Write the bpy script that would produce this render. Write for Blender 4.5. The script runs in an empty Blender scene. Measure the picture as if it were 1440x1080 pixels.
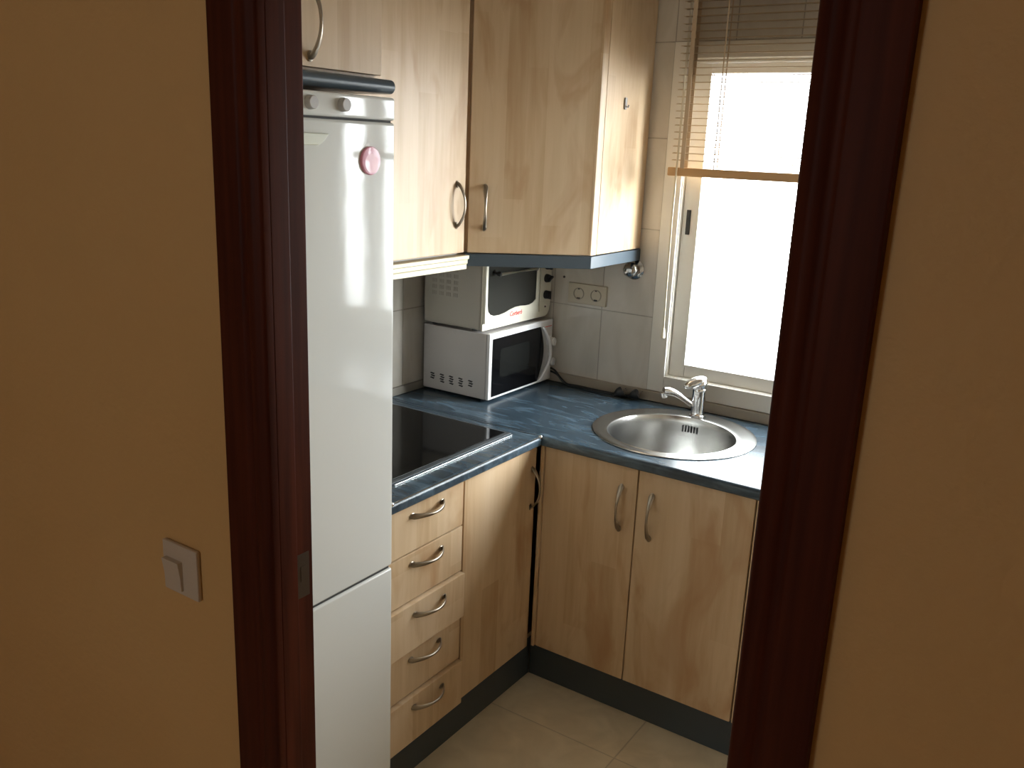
import bpy, bmesh, math, random
from math import pi, sin, cos, radians
from mathutils import Vector, Matrix

random.seed(4)
S = bpy.context.scene
COL = S.collection
H = 0.87            # worktop height

# ------------------------------------------------------------------ materials
def new_mat(name):
    m = bpy.data.materials.new(name); m.use_nodes = True
    nt = m.node_tree
    return m, nt, nt.nodes['Principled BSDF']

def plain(name, col, rough=0.5, metal=0.0, spec=0.5, coat=0.0, bump=None):
    m, nt, b = new_mat(name)
    b.inputs['Base Color'].default_value = (*col, 1)
    b.inputs['Roughness'].default_value = rough
    b.inputs['Metallic'].default_value = metal
    b.inputs['Specular IOR Level'].default_value = spec
    b.inputs['Coat Weight'].default_value = coat
    b.inputs['Coat Roughness'].default_value = 0.03
    tc = nt.nodes.new('ShaderNodeTexCoord')
    n = nt.nodes.new('ShaderNodeTexNoise')
    n.inputs['Scale'].default_value = bump[0] if bump else 60
    n.inputs['Detail'].default_value = 4
    nt.links.new(tc.outputs['Object'], n.inputs['Vector'])
    if bump:
        bp = nt.nodes.new('ShaderNodeBump')
        bp.inputs['Strength'].default_value = bump[1]
        bp.inputs['Distance'].default_value = bump[2]
        nt.links.new(n.outputs['Fac'], bp.inputs['Height'])
        nt.links.new(bp.outputs['Normal'], b.inputs['Normal'])
    mr = nt.nodes.new('ShaderNodeMapRange')
    mr.inputs['To Min'].default_value = max(rough - 0.03, 0.0)
    mr.inputs['To Max'].default_value = rough + 0.03
    nt.links.new(n.outputs['Fac'], mr.inputs['Value'])
    nt.links.new(mr.outputs['Result'], b.inputs['Roughness'])
    return m

def node(nt, t, **kw):
    n = nt.nodes.new(t)
    for k, v in kw.items():
        setattr(n, k, v)
    return n

def ramp(nt, stops):
    r = nt.nodes.new('ShaderNodeValToRGB')
    els = r.color_ramp.elements
    while len(els) < len(stops): els.new(0.5)
    for e, (p, c) in zip(els, stops):
        e.position = p; e.color = (*c, 1)
    return r

def mixc(nt, a, b, fac, mode='MIX'):
    n = nt.nodes.new('ShaderNodeMix'); n.data_type = 'RGBA'; n.blend_type = mode
    for sock, v in ((n.inputs[6], a), (n.inputs[7], b), (n.inputs[0], fac)):
        if hasattr(v, 'links'): nt.links.new(v, sock)
        elif isinstance(v, (int, float)): sock.default_value = v
        else: sock.default_value = (*v, 1)
    return n.outputs[2]

def math_n(nt, op, a, b=None, c=None):
    n = nt.nodes.new('ShaderNodeMath'); n.operation = op
    for i, v in enumerate((a, b, c)):
        if v is None: continue
        if hasattr(v, 'links'): nt.links.new(v, n.inputs[i])
        else: n.inputs[i].default_value = v
    return n.outputs[0]

def maple():
    m, nt, b = new_mat('maple_laminate')
    tc = node(nt, 'ShaderNodeTexCoord'); oi = node(nt, 'ShaderNodeObjectInfo')
    off = node(nt, 'ShaderNodeVectorMath', operation='MULTIPLY_ADD')
    cmb = node(nt, 'ShaderNodeCombineXYZ')
    for i in range(3): nt.links.new(oi.outputs['Random'], cmb.inputs[i])
    nt.links.new(cmb.outputs[0], off.inputs[0]); off.inputs[1].default_value = (13, 7, 5)
    nt.links.new(tc.outputs['Object'], off.inputs[2])
    sep = node(nt, 'ShaderNodeSeparateXYZ'); nt.links.new(off.outputs[0], sep.inputs[0])
    u = math_n(nt, 'ADD', sep.outputs[0], sep.outputs[1])
    # strips of board with their own tint
    sid = math_n(nt, 'FLOOR', math_n(nt, 'DIVIDE', u, 0.085))
    wn0 = node(nt, 'ShaderNodeTexWhiteNoise', noise_dimensions='1D'); nt.links.new(sid, wn0.inputs['W'])
    zid = math_n(nt, 'FLOOR', math_n(nt, 'ADD', math_n(nt, 'DIVIDE', sep.outputs[2], 0.75), math_n(nt, 'MULTIPLY', wn0.outputs['Value'], 7.0)))
    cb = node(nt, 'ShaderNodeCombineXYZ'); nt.links.new(sid, cb.inputs[0]); nt.links.new(zid, cb.inputs[1])
    wn = node(nt, 'ShaderNodeTexWhiteNoise', noise_dimensions='2D'); nt.links.new(cb.outputs[0], wn.inputs['Vector'])
    # long grain
    mp = node(nt, 'ShaderNodeMapping'); mp.inputs['Scale'].default_value = (1, 1, 0.07)
    nt.links.new(off.outputs[0], mp.inputs[0])
    g = node(nt, 'ShaderNodeTexNoise'); g.inputs['Scale'].default_value = 70; g.inputs['Detail'].default_value = 5
    g.inputs['Distortion'].default_value = 0.6
    nt.links.new(mp.outputs[0], g.inputs['Vector'])
    mp2 = node(nt, 'ShaderNodeMapping'); mp2.inputs['Scale'].default_value = (1, 1, 0.33)
    nt.links.new(off.outputs[0], mp2.inputs[0])
    bl = node(nt, 'ShaderNodeTexNoise'); bl.inputs['Scale'].default_value = 9; bl.inputs['Detail'].default_value = 3
    bl.inputs['Distortion'].default_value = 1.2
    nt.links.new(mp2.outputs[0], bl.inputs['Vector'])
    mp3 = node(nt, 'ShaderNodeMapping'); mp3.inputs['Scale'].default_value = (1, 1, 0.11)
    nt.links.new(off.outputs[0], mp3.inputs[0])
    md = node(nt, 'ShaderNodeTexNoise'); md.inputs['Scale'].default_value = 17; md.inputs['Detail'].default_value = 2
    nt.links.new(mp3.outputs[0], md.inputs['Vector'])
    base = ramp(nt, [(0.30, (0.465, 0.312, 0.175)), (0.5, (0.575, 0.418, 0.260)), (0.72, (0.635, 0.482, 0.322))])
    nt.links.new(math_n(nt, 'ADD', math_n(nt, 'MULTIPLY_ADD', g.outputs['Fac'], 0.28, math_n(nt, 'MULTIPLY_ADD', md.outputs['Fac'], 0.55, -0.01)), math_n(nt, 'MULTIPLY', wn.outputs['Value'], 0.2)), base.inputs[0])
    blr = ramp(nt, [(0.52, (0, 0, 0)), (0.74, (1, 1, 1))])
    nt.links.new(bl.outputs['Fac'], blr.inputs[0])
    c = mixc(nt, base.outputs[0], (0.42, 0.245, 0.12), math_n(nt, 'MULTIPLY', blr.outputs[0], 0.8))
    nt.links.new(c, b.inputs['Base Color'])
    b.inputs['Roughness'].default_value = 0.40
    b.inputs['Specular IOR Level'].default_value = 0.5
    return m

def worktop_mat():
    m, nt, b = new_mat('blue_streaked_laminate')
    tc = node(nt, 'ShaderNodeTexCoord')
    mp = node(nt, 'ShaderNodeMapping'); mp.inputs['Scale'].default_value = (2.6, 11, 11)
    mp.inputs['Rotation'].default_value = (0, 0, radians(8))
    nt.links.new(tc.outputs['Object'], mp.inputs[0])
    n = node(nt, 'ShaderNodeTexNoise'); n.inputs['Scale'].default_value = 2.2; n.inputs['Detail'].default_value = 7
    n.inputs['Roughness'].default_value = 0.6; n.inputs['Distortion'].default_value = 1.0
    nt.links.new(mp.outputs[0], n.inputs['Vector'])
    r = ramp(nt, [(0.30, (0.022, 0.034, 0.045)), (0.46, (0.034, 0.055, 0.075)), (0.58, (0.054, 0.086, 0.115)), (0.76, (0.12, 0.175, 0.225))])
    nt.links.new(n.outputs['Fac'], r.inputs[0])
    nt.links.new(r.outputs[0], b.inputs['Base Color'])
    b.inputs['Roughness'].default_value = 0.27
    b.inputs['Specular IOR Level'].default_value = 0.5
    return m

def tile_mat(name, axis_u, col, colb, grout, off=(0, 0), size=(0.2, 0.297), rough=0.16, mort=0.0022):
    m, nt, b = new_mat(name)
    tc = node(nt, 'ShaderNodeTexCoord'); sep = node(nt, 'ShaderNodeSeparateXYZ')
    nt.links.new(tc.outputs['Object'], sep.inputs[0])
    cmb = node(nt, 'ShaderNodeCombineXYZ')
    ua, va = axis_u
    nt.links.new(math_n(nt, 'ADD', sep.outputs[ua], off[0] + 20 * size[0]), cmb.inputs[0])
    nt.links.new(math_n(nt, 'ADD', sep.outputs[va], off[1] + 20 * size[1]), cmb.inputs[1])
    br = node(nt, 'ShaderNodeTexBrick'); br.offset = 0.0; br.squash = 1.0
    br.inputs['Scale'].default_value = 1; br.inputs['Mortar Size'].default_value = mort
    br.inputs['Mortar Smooth'].default_value = 0.3; br.inputs['Bias'].default_value = 0
    br.inputs['Brick Width'].default_value = size[0]; br.inputs['Row Height'].default_value = size[1]
    br.inputs['Color1'].default_value = (*col, 1); br.inputs['Color2'].default_value = (*colb, 1)
    br.inputs['Mortar'].default_value = (*grout, 1)
    nt.links.new(cmb.outputs[0], br.inputs['Vector'])
    n = node(nt, 'ShaderNodeTexNoise'); n.inputs['Scale'].default_value = 9; n.inputs['Detail'].default_value = 5
    n.inputs['Distortion'].default_value = 1.0
    mp = node(nt, 'ShaderNodeMapping'); mp.inputs['Scale'].default_value = (1, 1, 0.35)
    nt.links.new(tc.outputs['Object'], mp.inputs[0]); nt.links.new(mp.outputs[0], n.inputs['Vector'])
    rr = ramp(nt, [(0.35, (0.86, 0.85, 0.83)), (0.65, (1, 1, 1))])
    nt.links.new(n.outputs['Fac'], rr.inputs[0])
    c = mixc(nt, br.outputs['Color'], rr.outputs[0], 1.0, 'MULTIPLY')
    nt.links.new(c, b.inputs['Base Color'])
    bp = node(nt, 'ShaderNodeBump'); bp.inputs['Strength'].default_value = 0.5; bp.inputs['Distance'].default_value = 0.0015
    bp.invert = True
    nt.links.new(br.outputs['Fac'], bp.inputs['Height']); nt.links.new(bp.outputs['Normal'], b.inputs['Normal'])
    b.inputs['Roughness'].default_value = rough
    return m

def paint_mat():
    m, nt, b = new_mat('ochre_wall_paint')
    tc = node(nt, 'ShaderNodeTexCoord')
    n = node(nt, 'ShaderNodeTexNoise'); n.inputs['Scale'].default_value = 55; n.inputs['Detail'].default_value = 5
    n2 = node(nt, 'ShaderNodeTexNoise'); n2.inputs['Scale'].default_value = 2.2; n2.inputs['Detail'].default_value = 3
    for q in (n, n2): nt.links.new(tc.outputs['Object'], q.inputs['Vector'])
    r = ramp(nt, [(0.3, (0.66, 0.40, 0.150)), (0.7, (0.71, 0.44, 0.175))])
    nt.links.new(n2.outputs['Fac'], r.inputs[0]); nt.links.new(r.outputs[0], b.inputs['Base Color'])
    bp = node(nt, 'ShaderNodeBump'); bp.inputs['Strength'].default_value = 0.45; bp.inputs['Distance'].default_value = 0.004
    nt.links.new(n.outputs['Fac'], bp.inputs['Height']); nt.links.new(bp.outputs['Normal'], b.inputs['Normal'])
    b.inputs['Roughness'].default_value = 0.62
    return m

def mahogany():
    m, nt, b = new_mat('dark_varnished_wood')
    tc = node(nt, 'ShaderNodeTexCoord')
    mp = node(nt, 'ShaderNodeMapping'); mp.inputs['Scale'].default_value = (1, 1, 0.05)
    nt.links.new(tc.outputs['Object'], mp.inputs[0])
    n = node(nt, 'ShaderNodeTexNoise'); n.inputs['Scale'].default_value = 60; n.inputs['Detail'].default_value = 5
    nt.links.new(mp.outputs[0], n.inputs['Vector'])
    r = ramp(nt, [(0.3, (0.052, 0.0115, 0.0055)), (0.7, (0.098, 0.023, 0.010))])
    nt.links.new(n.outputs['Fac'], r.inputs[0]); nt.links.new(r.outputs[0], b.inputs['Base Color'])
    bp = node(nt, 'ShaderNodeBump'); bp.inputs['Strength'].default_value = 0.12; bp.inputs['Distance'].default_value = 0.001
    nt.links.new(n.outputs['Fac'], bp.inputs['Height']); nt.links.new(bp.outputs['Normal'], b.inputs['Normal'])
    b.inputs['Roughness'].default_value = 0.48
    b.inputs['Specular IOR Level'].default_value = 0.08
    return m

def steel_mat():
    m, nt, b = new_mat('brushed_steel')
    tc = node(nt, 'ShaderNodeTexCoord')
    n = node(nt, 'ShaderNodeTexNoise'); n.inputs['Scale'].default_value = 900
    nt.links.new(tc.outputs['Object'], n.inputs['Vector'])
    mr = node(nt, 'ShaderNodeMapRange'); mr.inputs['To Min'].default_value = 0.24; mr.inputs['To Max'].default_value = 0.27
    nt.links.new(n.outputs['Fac'], mr.inputs['Value']); nt.links.new(mr.outputs['Result'], b.inputs['Roughness'])
    b.inputs['Base Color'].default_value = (0.50, 0.495, 0.48, 1); b.inputs['Metallic'].default_value = 1
    return m

def glass_mat():
    m = bpy.data.materials.new('window_glass'); m.use_nodes = True
    nt = m.node_tree; nt.nodes.clear()
    out = node(nt, 'ShaderNodeOutputMaterial'); mix = node(nt, 'ShaderNodeMixShader')
    tr = node(nt, 'ShaderNodeBsdfTransparent'); gl = node(nt, 'ShaderNodeBsdfGlossy')
    tr.inputs['Color'].default_value = (0.96, 0.975, 0.97, 1); gl.inputs['Roughness'].default_value = 0.02
    lw = node(nt, 'ShaderNodeLayerWeight')
    nt.links.new(math_n(nt, 'MULTIPLY_ADD', math_n(nt, 'POWER', lw.outputs['Facing'], 5.0), 0.55, 0.035), mix.inputs[0]); nt.links.new(tr.outputs[0], mix.inputs[1]); nt.links.new(gl.outputs[0], mix.inputs[2])
    nt.links.new(mix.outputs[0], out.inputs['Surface'])
    return m

def slat_mat():
    m = bpy.data.materials.new('pale_slat_wood'); m.use_nodes = True
    nt = m.node_tree; b = nt.nodes['Principled BSDF']; out = nt.nodes['Material Output']
    b.inputs['Base Color'].default_value = (0.46, 0.37, 0.26, 1); b.inputs['Roughness'].default_value = 0.5
    tl = node(nt, 'ShaderNodeBsdfTranslucent'); tl.inputs['Color'].default_value = (0.66, 0.54, 0.38, 1)
    mix = node(nt, 'ShaderNodeMixShader'); mix.inputs[0].default_value = 0.5
    nt.links.new(b.outputs[0], mix.inputs[1]); nt.links.new(tl.outputs[0], mix.inputs[2])
    nt.links.new(mix.outputs[0], out.inputs['Surface'])
    return m

M = dict(
    maple=maple(), worktop=worktop_mat(),
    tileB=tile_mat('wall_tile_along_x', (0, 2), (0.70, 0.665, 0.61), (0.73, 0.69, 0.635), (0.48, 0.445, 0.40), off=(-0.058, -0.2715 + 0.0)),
    tileA=tile_mat('shaded_wall_tile_along_y', (1, 2), (0.47, 0.44, 0.39), (0.49, 0.455, 0.405), (0.33, 0.305, 0.265), off=(0.115, -0.2715 + 0.0)),  # same tile as the window wall, colour darkened for the shade here
    floor=tile_mat('floor_tile', (0, 1), (0.78, 0.67, 0.49), (0.80, 0.685, 0.50), (0.60, 0.51, 0.37), off=(0.365, 0.285), size=(0.45, 0.45), rough=0.3, mort=0.0025),
    paint=paint_mat(), mahogany=mahogany(), steel=steel_mat(), glass=glass_mat(), slat=slat_mat(),
    plaster=plain('kitchen_plaster', (0.62, 0.54, 0.43), 0.6),
    ceiling=plain('ceiling_white', (0.76, 0.74, 0.70), 0.8),
    fridge=plain('fridge_white_enamel', (0.67, 0.68, 0.66), 0.07, spec=0.4, coat=0.18, bump=(2.5, 0.08, 0.02)),
    fridge_panel=plain('fridge_panel_white', (0.72, 0.72, 0.71), 0.22),
    grip=plain('pale_green_plastic', (0.58, 0.60, 0.50), 0.3),
    dial=plain('grey_plastic', (0.40, 0.385, 0.375), 0.4),
    black=plain('black_plastic', (0.012, 0.012, 0.013), 0.4),
    gap=plain('gap_shade', (0.05, 0.05, 0.05), 0.8),  # near-black colour standing for shade in the fridge gaps
    plinth=plain('slate_plinth', (0.050, 0.064, 0.075), 0.45),
    pelmet=plain('blue_grey_laminate', (0.056, 0.077, 0.096), 0.33),
    cream=plain('cream_plastic', (0.66, 0.585, 0.40), 0.4),
    pewter=plain('pewter_handle', (0.36, 0.31, 0.25), 0.32, metal=1.0),
    chrome=plain('chrome', (0.82, 0.82, 0.83), 0.09, metal=1.0),
    alu=plain('aluminium_strip', (0.80, 0.82, 0.84), 0.25, metal=1.0),
    hobglass=plain('black_ceramic_glass', (0.005, 0.005, 0.005), 0.07, spec=0.16),
    hobtrim=plain('dark_hob_trim', (0.11, 0.12, 0.13), 0.35, metal=0.5),
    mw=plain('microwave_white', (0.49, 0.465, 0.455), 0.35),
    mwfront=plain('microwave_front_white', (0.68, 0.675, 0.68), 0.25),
    mwglass=plain('microwave_black_glass', (0.003, 0.003, 0.0035), 0.08, spec=0.3),
    mwmesh=plain('microwave_screen', (0.0085, 0.009, 0.0085), 0.12, spec=0.1),
    oven=plain('oven_cream_enamel', (0.40, 0.375, 0.325), 0.4, bump=(140, 0.15, 0.002)),
    ovenfront=plain('oven_cream_front', (0.72, 0.69, 0.58), 0.3),
    ovenglass=plain('oven_smoked_glass', (0.026, 0.026, 0.023), 0.10, spec=0.25),
    red=plain('red_print', (0.55, 0.02, 0.02), 0.5),
    ivory=plain('ivory_plastic', (0.60, 0.54, 0.43), 0.35),
    socketwell=plain('socket_well', (0.36, 0.32, 0.25), 0.4),
    darkchrome=plain('dark_chrome', (0.50, 0.50, 0.50), 0.16, metal=1.0),  # chrome with a darker base colour
    switch=plain('switch_plastic', (0.62, 0.52, 0.40), 0.35),
    winframe=plain('white_window_frame', (0.84, 0.82, 0.77), 0.35),
    marble=plain('grey_beige_upstand', (0.36, 0.31, 0.25), 0.35),
    darkstand=plain('dark_upstand', (0.19, 0.175, 0.15), 0.4),
    railwood=plain('blind_rail_wood', (0.58, 0.36, 0.17), 0.45),
    tape=plain('brown_tape', (0.56, 0.44, 0.31), 0.7),
    cord=plain('ivory_cord', (0.72, 0.66, 0.52), 0.6),
    pink=plain('pink_magnet', (0.66, 0.26, 0.36), 0.35, coat=0.4),
    pinklight=plain('pale_pink_print', (0.80, 0.42, 0.50), 0.3, coat=0.4),
    greyclip=plain('grey_clip', (0.34, 0.33, 0.35), 0.35),
    screw=plain('dark_steel', (0.10, 0.095, 0.09), 0.4, metal=0.8),
    brass=plain('dull_brass', (0.10, 0.075, 0.055), 0.5, metal=1.0),
)

# ------------------------------------------------------------------ geometry helpers
def BM(): return bmesh.new()

def box(bm, x0, x1, y0, y1, z0, z1, bev=0.0, seg=2, mat=0):
    vs = [bm.verts.new((x, y, z)) for x in (x0, x1) for y in (y0, y1) for z in (z0, z1)]
    F = [(0, 1, 3, 2), (4, 6, 7, 5), (0, 4, 5, 1), (2, 3, 7, 6), (0, 2, 6, 4), (1, 5, 7, 3)]
    fs = [bm.faces.new([vs[i] for i in f]) for f in F]
    for f in fs: f.material_index = mat
    if bev:
        es = list({e for f in fs for e in f.edges})
        bmesh.ops.bevel(bm, geom=es, offset=bev, segments=seg, profile=0.5, affect='EDGES')

def prism(bm, pts, origin, ua, va, wa, depth, bev=0.0, seg=2, mat=0):
    """extrude polygon pts (u,v) in plane origin+u*ua+v*va along wa by depth"""
    o, ua, va, wa = (Vector(a) for a in (origin, ua, va, wa))
    a = [bm.verts.new(o + ua * u + va * v) for u, v in pts]
    b = [bm.verts.new(o + ua * u + va * v + wa * depth) for u, v in pts]
    n = len(pts); fs = [bm.faces.new(a), bm.faces.new(b[::-1])]
    for i in range(n):
        fs.append(bm.faces.new((a[i], b[i], b[(i + 1) % n], a[(i + 1) % n])))
    for f in fs: f.material_index = mat
    bmesh.ops.recalc_face_normals(bm, faces=fs)
    if bev:
        es = list({e for f in fs for e in f.edges})
        bmesh.ops.bevel(bm, geom=es, offset=bev, segments=seg, profile=0.5, affect='EDGES')

def frame_of(d):
    d = Vector(d).normalized()
    h = Vector((0, 0, 1)) if abs(d.z) < 0.9 else Vector((1, 0, 0))
    a = d.cross(h).normalized(); b = a.cross(d).normalized()
    return a, b

def tube(bm, pts, rad, seg=12, cap=True, flat=1.0, up=None):
    pts = [Vector(p) for p in pts]
    rs = rad if isinstance(rad, (list, tuple)) else [rad] * len(pts)
    rings = []; pa = None
    for i, p in enumerate(pts):
        d = (pts[min(i + 1, len(pts) - 1)] - pts[max(i - 1, 0)]).normalized()
        if up is not None:
            a = Vector(up); a = (a - d * a.dot(d)).normalized(); b = d.cross(a)
        else:
            if pa is None: a, b = frame_of(d)
            else:
                a = (pa - d * pa.dot(d)).normalized(); b = d.cross(a)
            pa = a
        r = rs[i]; r1, r2 = r if isinstance(r, tuple) else (r, r * flat)
        rings.append([bm.verts.new(p + a * (r1 * cos(2 * pi * k / seg)) + b * (r2 * sin(2 * pi * k / seg))) for k in range(seg)])
    fs = []
    for i in range(len(rings) - 1):
        for k in range(seg):
            fs.append(bm.faces.new((rings[i][k], rings[i][(k + 1) % seg], rings[i + 1][(k + 1) % seg], rings[i + 1][k])))
    if cap:
        fs.append(bm.faces.new(rings[0][::-1])); fs.append(bm.faces.new(rings[-1]))
    bmesh.ops.recalc_face_normals(bm, faces=fs)

def lathe(bm, prof, origin, axis=(0, 0, 1), seg=32):
    """prof: list of (r, h[, offset vector]) along axis"""
    o = Vector(origin); ax = Vector(axis).normalized(); a, b = frame_of(ax)
    rings = []
    for it in prof:
        r, h = it[0], it[1]; sh = Vector(it[2]) if len(it) > 2 else Vector((0, 0, 0))
        c = o + ax * h + sh
        if r < 1e-6: rings.append([bm.verts.new(c)])
        else: rings.append([bm.verts.new(c + a * (r * cos(2 * pi * k / seg)) + b * (r * sin(2 * pi * k / seg))) for k in range(seg)])
    fs = []
    for i in range(len(rings) - 1):
        A, B = rings[i], rings[i + 1]
        for k in range(seg):
            k2 = (k + 1) % seg
            if len(A) == 1 and len(B) == 1: continue
            if len(A) == 1: fs.append(bm.faces.new((A[0], B[k], B[k2])))
            elif len(B) == 1: fs.append(bm.faces.new((A[k], B[0], A[k2])))
            else: fs.append(bm.faces.new((A[k], B[k], B[k2], A[k2])))
    bmesh.ops.recalc_face_normals(bm, faces=fs)

def ellipsoid(bm, c, r, rot=None, seg=20):
    m = Matrix.Translation(Vector(c)) @ (rot.to_4x4() if rot else Matrix.Identity(4)) @ Matrix.Diagonal((*r, 1))
    bmesh.ops.create_uvsphere(bm, u_segments=seg, v_segments=seg // 2, radius=1, matrix=m)

def wloc(o):
    v = Vector((0, 0, 0))
    while o is not None:
        v += o.location; o = o.parent
    return v

def obj(name, bm, mat, parent=None, loc=None, label=None, wn=True):
    """link bm (in world coordinates) as ONE mesh object; loc = origin of a top-level mesh"""
    base = wloc(parent) if parent else Vector(loc or (0, 0, 0))
    bmesh.ops.translate(bm, verts=bm.verts, vec=-base)
    me = bpy.data.meshes.new(name); bm.to_mesh(me); bm.free()
    for mm in (mat if isinstance(mat, (list, tuple)) else [mat]):
        me.materials.append(M[mm] if isinstance(mm, str) else mm)
    for p in me.polygons: p.use_smooth = True
    me.set_sharp_from_angle(angle=radians(38))
    o = bpy.data.objects.new(name, me); COL.objects.link(o)
    if parent: o.parent = parent
    else: o.location = base
    if wn:
        md = o.modifiers.new('wn', 'WEIGHTED_NORMAL'); md.keep_sharp = True
    if label: o['label'] = label
    return o

def thing(name, label, cat, loc, group=None):
    o = bpy.data.objects.new(name, None); COL.objects.link(o)
    o.empty_display_size = 0.05
    o.location = loc; o['label'] = label; o['category'] = cat
    if group: o['group'] = group
    return o

def tag(o, label, cat, group=None):
    o['label'] = label; o['category'] = cat
    if group: o['group'] = group
    return o

def struct(name, label=None, bm=None, mat=None, loc=(0, 0, 0)):
    if bm is None:
        o = bpy.data.objects.new(name, None); COL.objects.link(o); o.location = loc
    else:
        o = obj(name, bm, mat, None, loc)
    o['kind'] = 'structure'
    if label: o['label'] = label
    return o

def bow_handle(c, t, n, parent, L=0.132, bow=0.030, name='handle'):
    """curved pull: pads at both ends on the surface, bowing out along n"""
    c, t, n = Vector(c), Vector(t).normalized(), Vector(n).normalized()
    w = t.cross(n).normalized()
    bm = BM(); N = 24; pts = []; rs = []
    for i in range(N + 1):
        s = -1 + 2 * i / N
        h = bow * (1 - abs(s) ** 2.2) + 0.0025
        pts.append(c + t * (s * L / 2) + n * h)
        e = abs(s) ** 1.6
        wd = 0.0036 + 0.0056 * e; th = 0.0030 - 0.0006 * e
        rs.append((wd, th))
    rs[0] = (0.0062, 0.0018); rs[-1] = (0.0062, 0.0018)
    tube(bm, pts, rs, seg=12, up=w)
    for s in (-1, 1):   # foot pad on the surface
        q = c + t * (s * (L / 2 - 0.006)) + n * 0.002
        a = Matrix((w, t, n)).transposed()
        ellipsoid(bm, q, (0.0078, 0.011, 0.0026), a, 14)
    return obj(name, bm, 'pewter', parent, wn=False)

def carcass(bm, x0, x1, y0, y1, z0, z1, t=0.016, open_axis='x1'):
    box(bm, x0, x1, y0, y1, z0, z0 + t)
    if open_axis == 'x1':
        box(bm, x0, x0 + 0.008, y0, y1, z0 + t, z1)
        box(bm, x0 + 0.008, x1, y0, y0 + t, z0 + t, z1)
        box(bm, x0 + 0.008, x1, y1 - t, y1, z0 + t, z1)
    else:
        box(bm, x0, x1, y1 - 0.008, y1, z0 + t, z1)
        box(bm, x0, x0 + t, y0, y1 - 0.008, z0 + t, z1)
        box(bm, x1 - t, x1, y0, y1 - 0.008, z0 + t, z1)

# ------------------------------------------------------------------ room shell
WLX = -0.026
KX, KY = 2.30, -1.892          # kitchen: x 0..KX, y KY..0
WY = -1.962                    # hall face of the doorway wall
HX0, HX1, HY = -1.5, 3.4, -5.4
CZ = 2.45

bm = BM(); box(bm, HX0 - .1, HX1 + .1, HY - .1, 0.1, -0.1, 0.0)
struct('floor', 'beige tiled floor', bm, 'floor')
bm = BM(); box(bm, HX0 - .1, HX1 + .1, HY - .1, 0.1, CZ, CZ + 0.1)
struct('ceiling', 'white ceiling', bm, 'ceiling')
bm = BM(); box(bm, -0.13, WLX, KY, 0.1, 0, CZ)
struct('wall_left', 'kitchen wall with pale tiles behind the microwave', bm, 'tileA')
bm = BM(); box(bm, KX, KX + 0.1, KY, 0.1, 0, CZ)
struct('wall_right', 'right wall of the kitchen', bm, 'plaster')
# window wall with opening
WX0, WX1, WZ0, WZ1 = 0.70, 2.24, 0.94, 2.02
bm = BM()
box(bm, WLX, WX0, 0, 0.1, 0, CZ); box(bm, WX1, KX, 0, 0.1, 0, CZ)
box(bm, WX0, WX1, 0, 0.1, 0, WZ0); box(bm, WX0, WX1, 0, 0.1, WZ1, CZ)
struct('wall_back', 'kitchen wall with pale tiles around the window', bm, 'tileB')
# doorway wall, ochre on the hall side, tiled on the kitchen side
DX0, DX1, DZ = 0.950, 1.716, 2.07
bm = BM()
for x0, x1, z0, z1 in ((HX0, DX0, 0, CZ), (DX1, HX1, 0, CZ), (DX0, DX1, DZ, CZ)):
    box(bm, x0, x1, WY, KY, z0, z1)
for f in bm.faces:
    f.normal_update()
    if f.calc_center_median().y > KY - 0.001: f.material_index = 1
struct('wall_front', 'ochre painted wall around the doorway', bm, ['paint', 'plaster'])
bm = BM(); box(bm, HX0 - .1, HX0, HY, WY + 0.07, 0, CZ)
struct('wall_hall_left', None, bm, 'paint')
bm = BM(); box(bm, HX1, HX1 + .1, HY, WY + 0.07, 0, CZ)
struct('wall_hall_right', None, bm, 'paint')
HWX0, HWX1, HWZ0, HWZ1 = 0.38, 1.02, 1.43, 2.07  # opening of the added hall window, sized for the hall brightness
bm = BM()
box(bm, HX0, HWX0, HY - .1, HY, 0, CZ); box(bm, HWX1, HX1, HY - .1, HY, 0, CZ)
box(bm, HWX0, HWX1, HY - .1, HY, 0, HWZ0); box(bm, HWX0, HWX1, HY - .1, HY, HWZ1, CZ)
struct('wall_hall_back', None, bm, 'paint')

# upstands between worktop and tiles
bm = BM(); box(bm, WLX + .001, KX, -0.015, 0.0, H + 0.0005, H + 0.036, 0.003)
struct('trim_1', 'grey beige upstand strip along the back of the sink worktop', bm, 'marble')
bm = BM(); box(bm, WLX + .0005, WLX + 0.012, -1.275, -0.016, H + 0.0005, H + 0.03, 0.003)
struct('trim_2', 'dark upstand strip behind the hob worktop', bm, 'darkstand')

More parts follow.
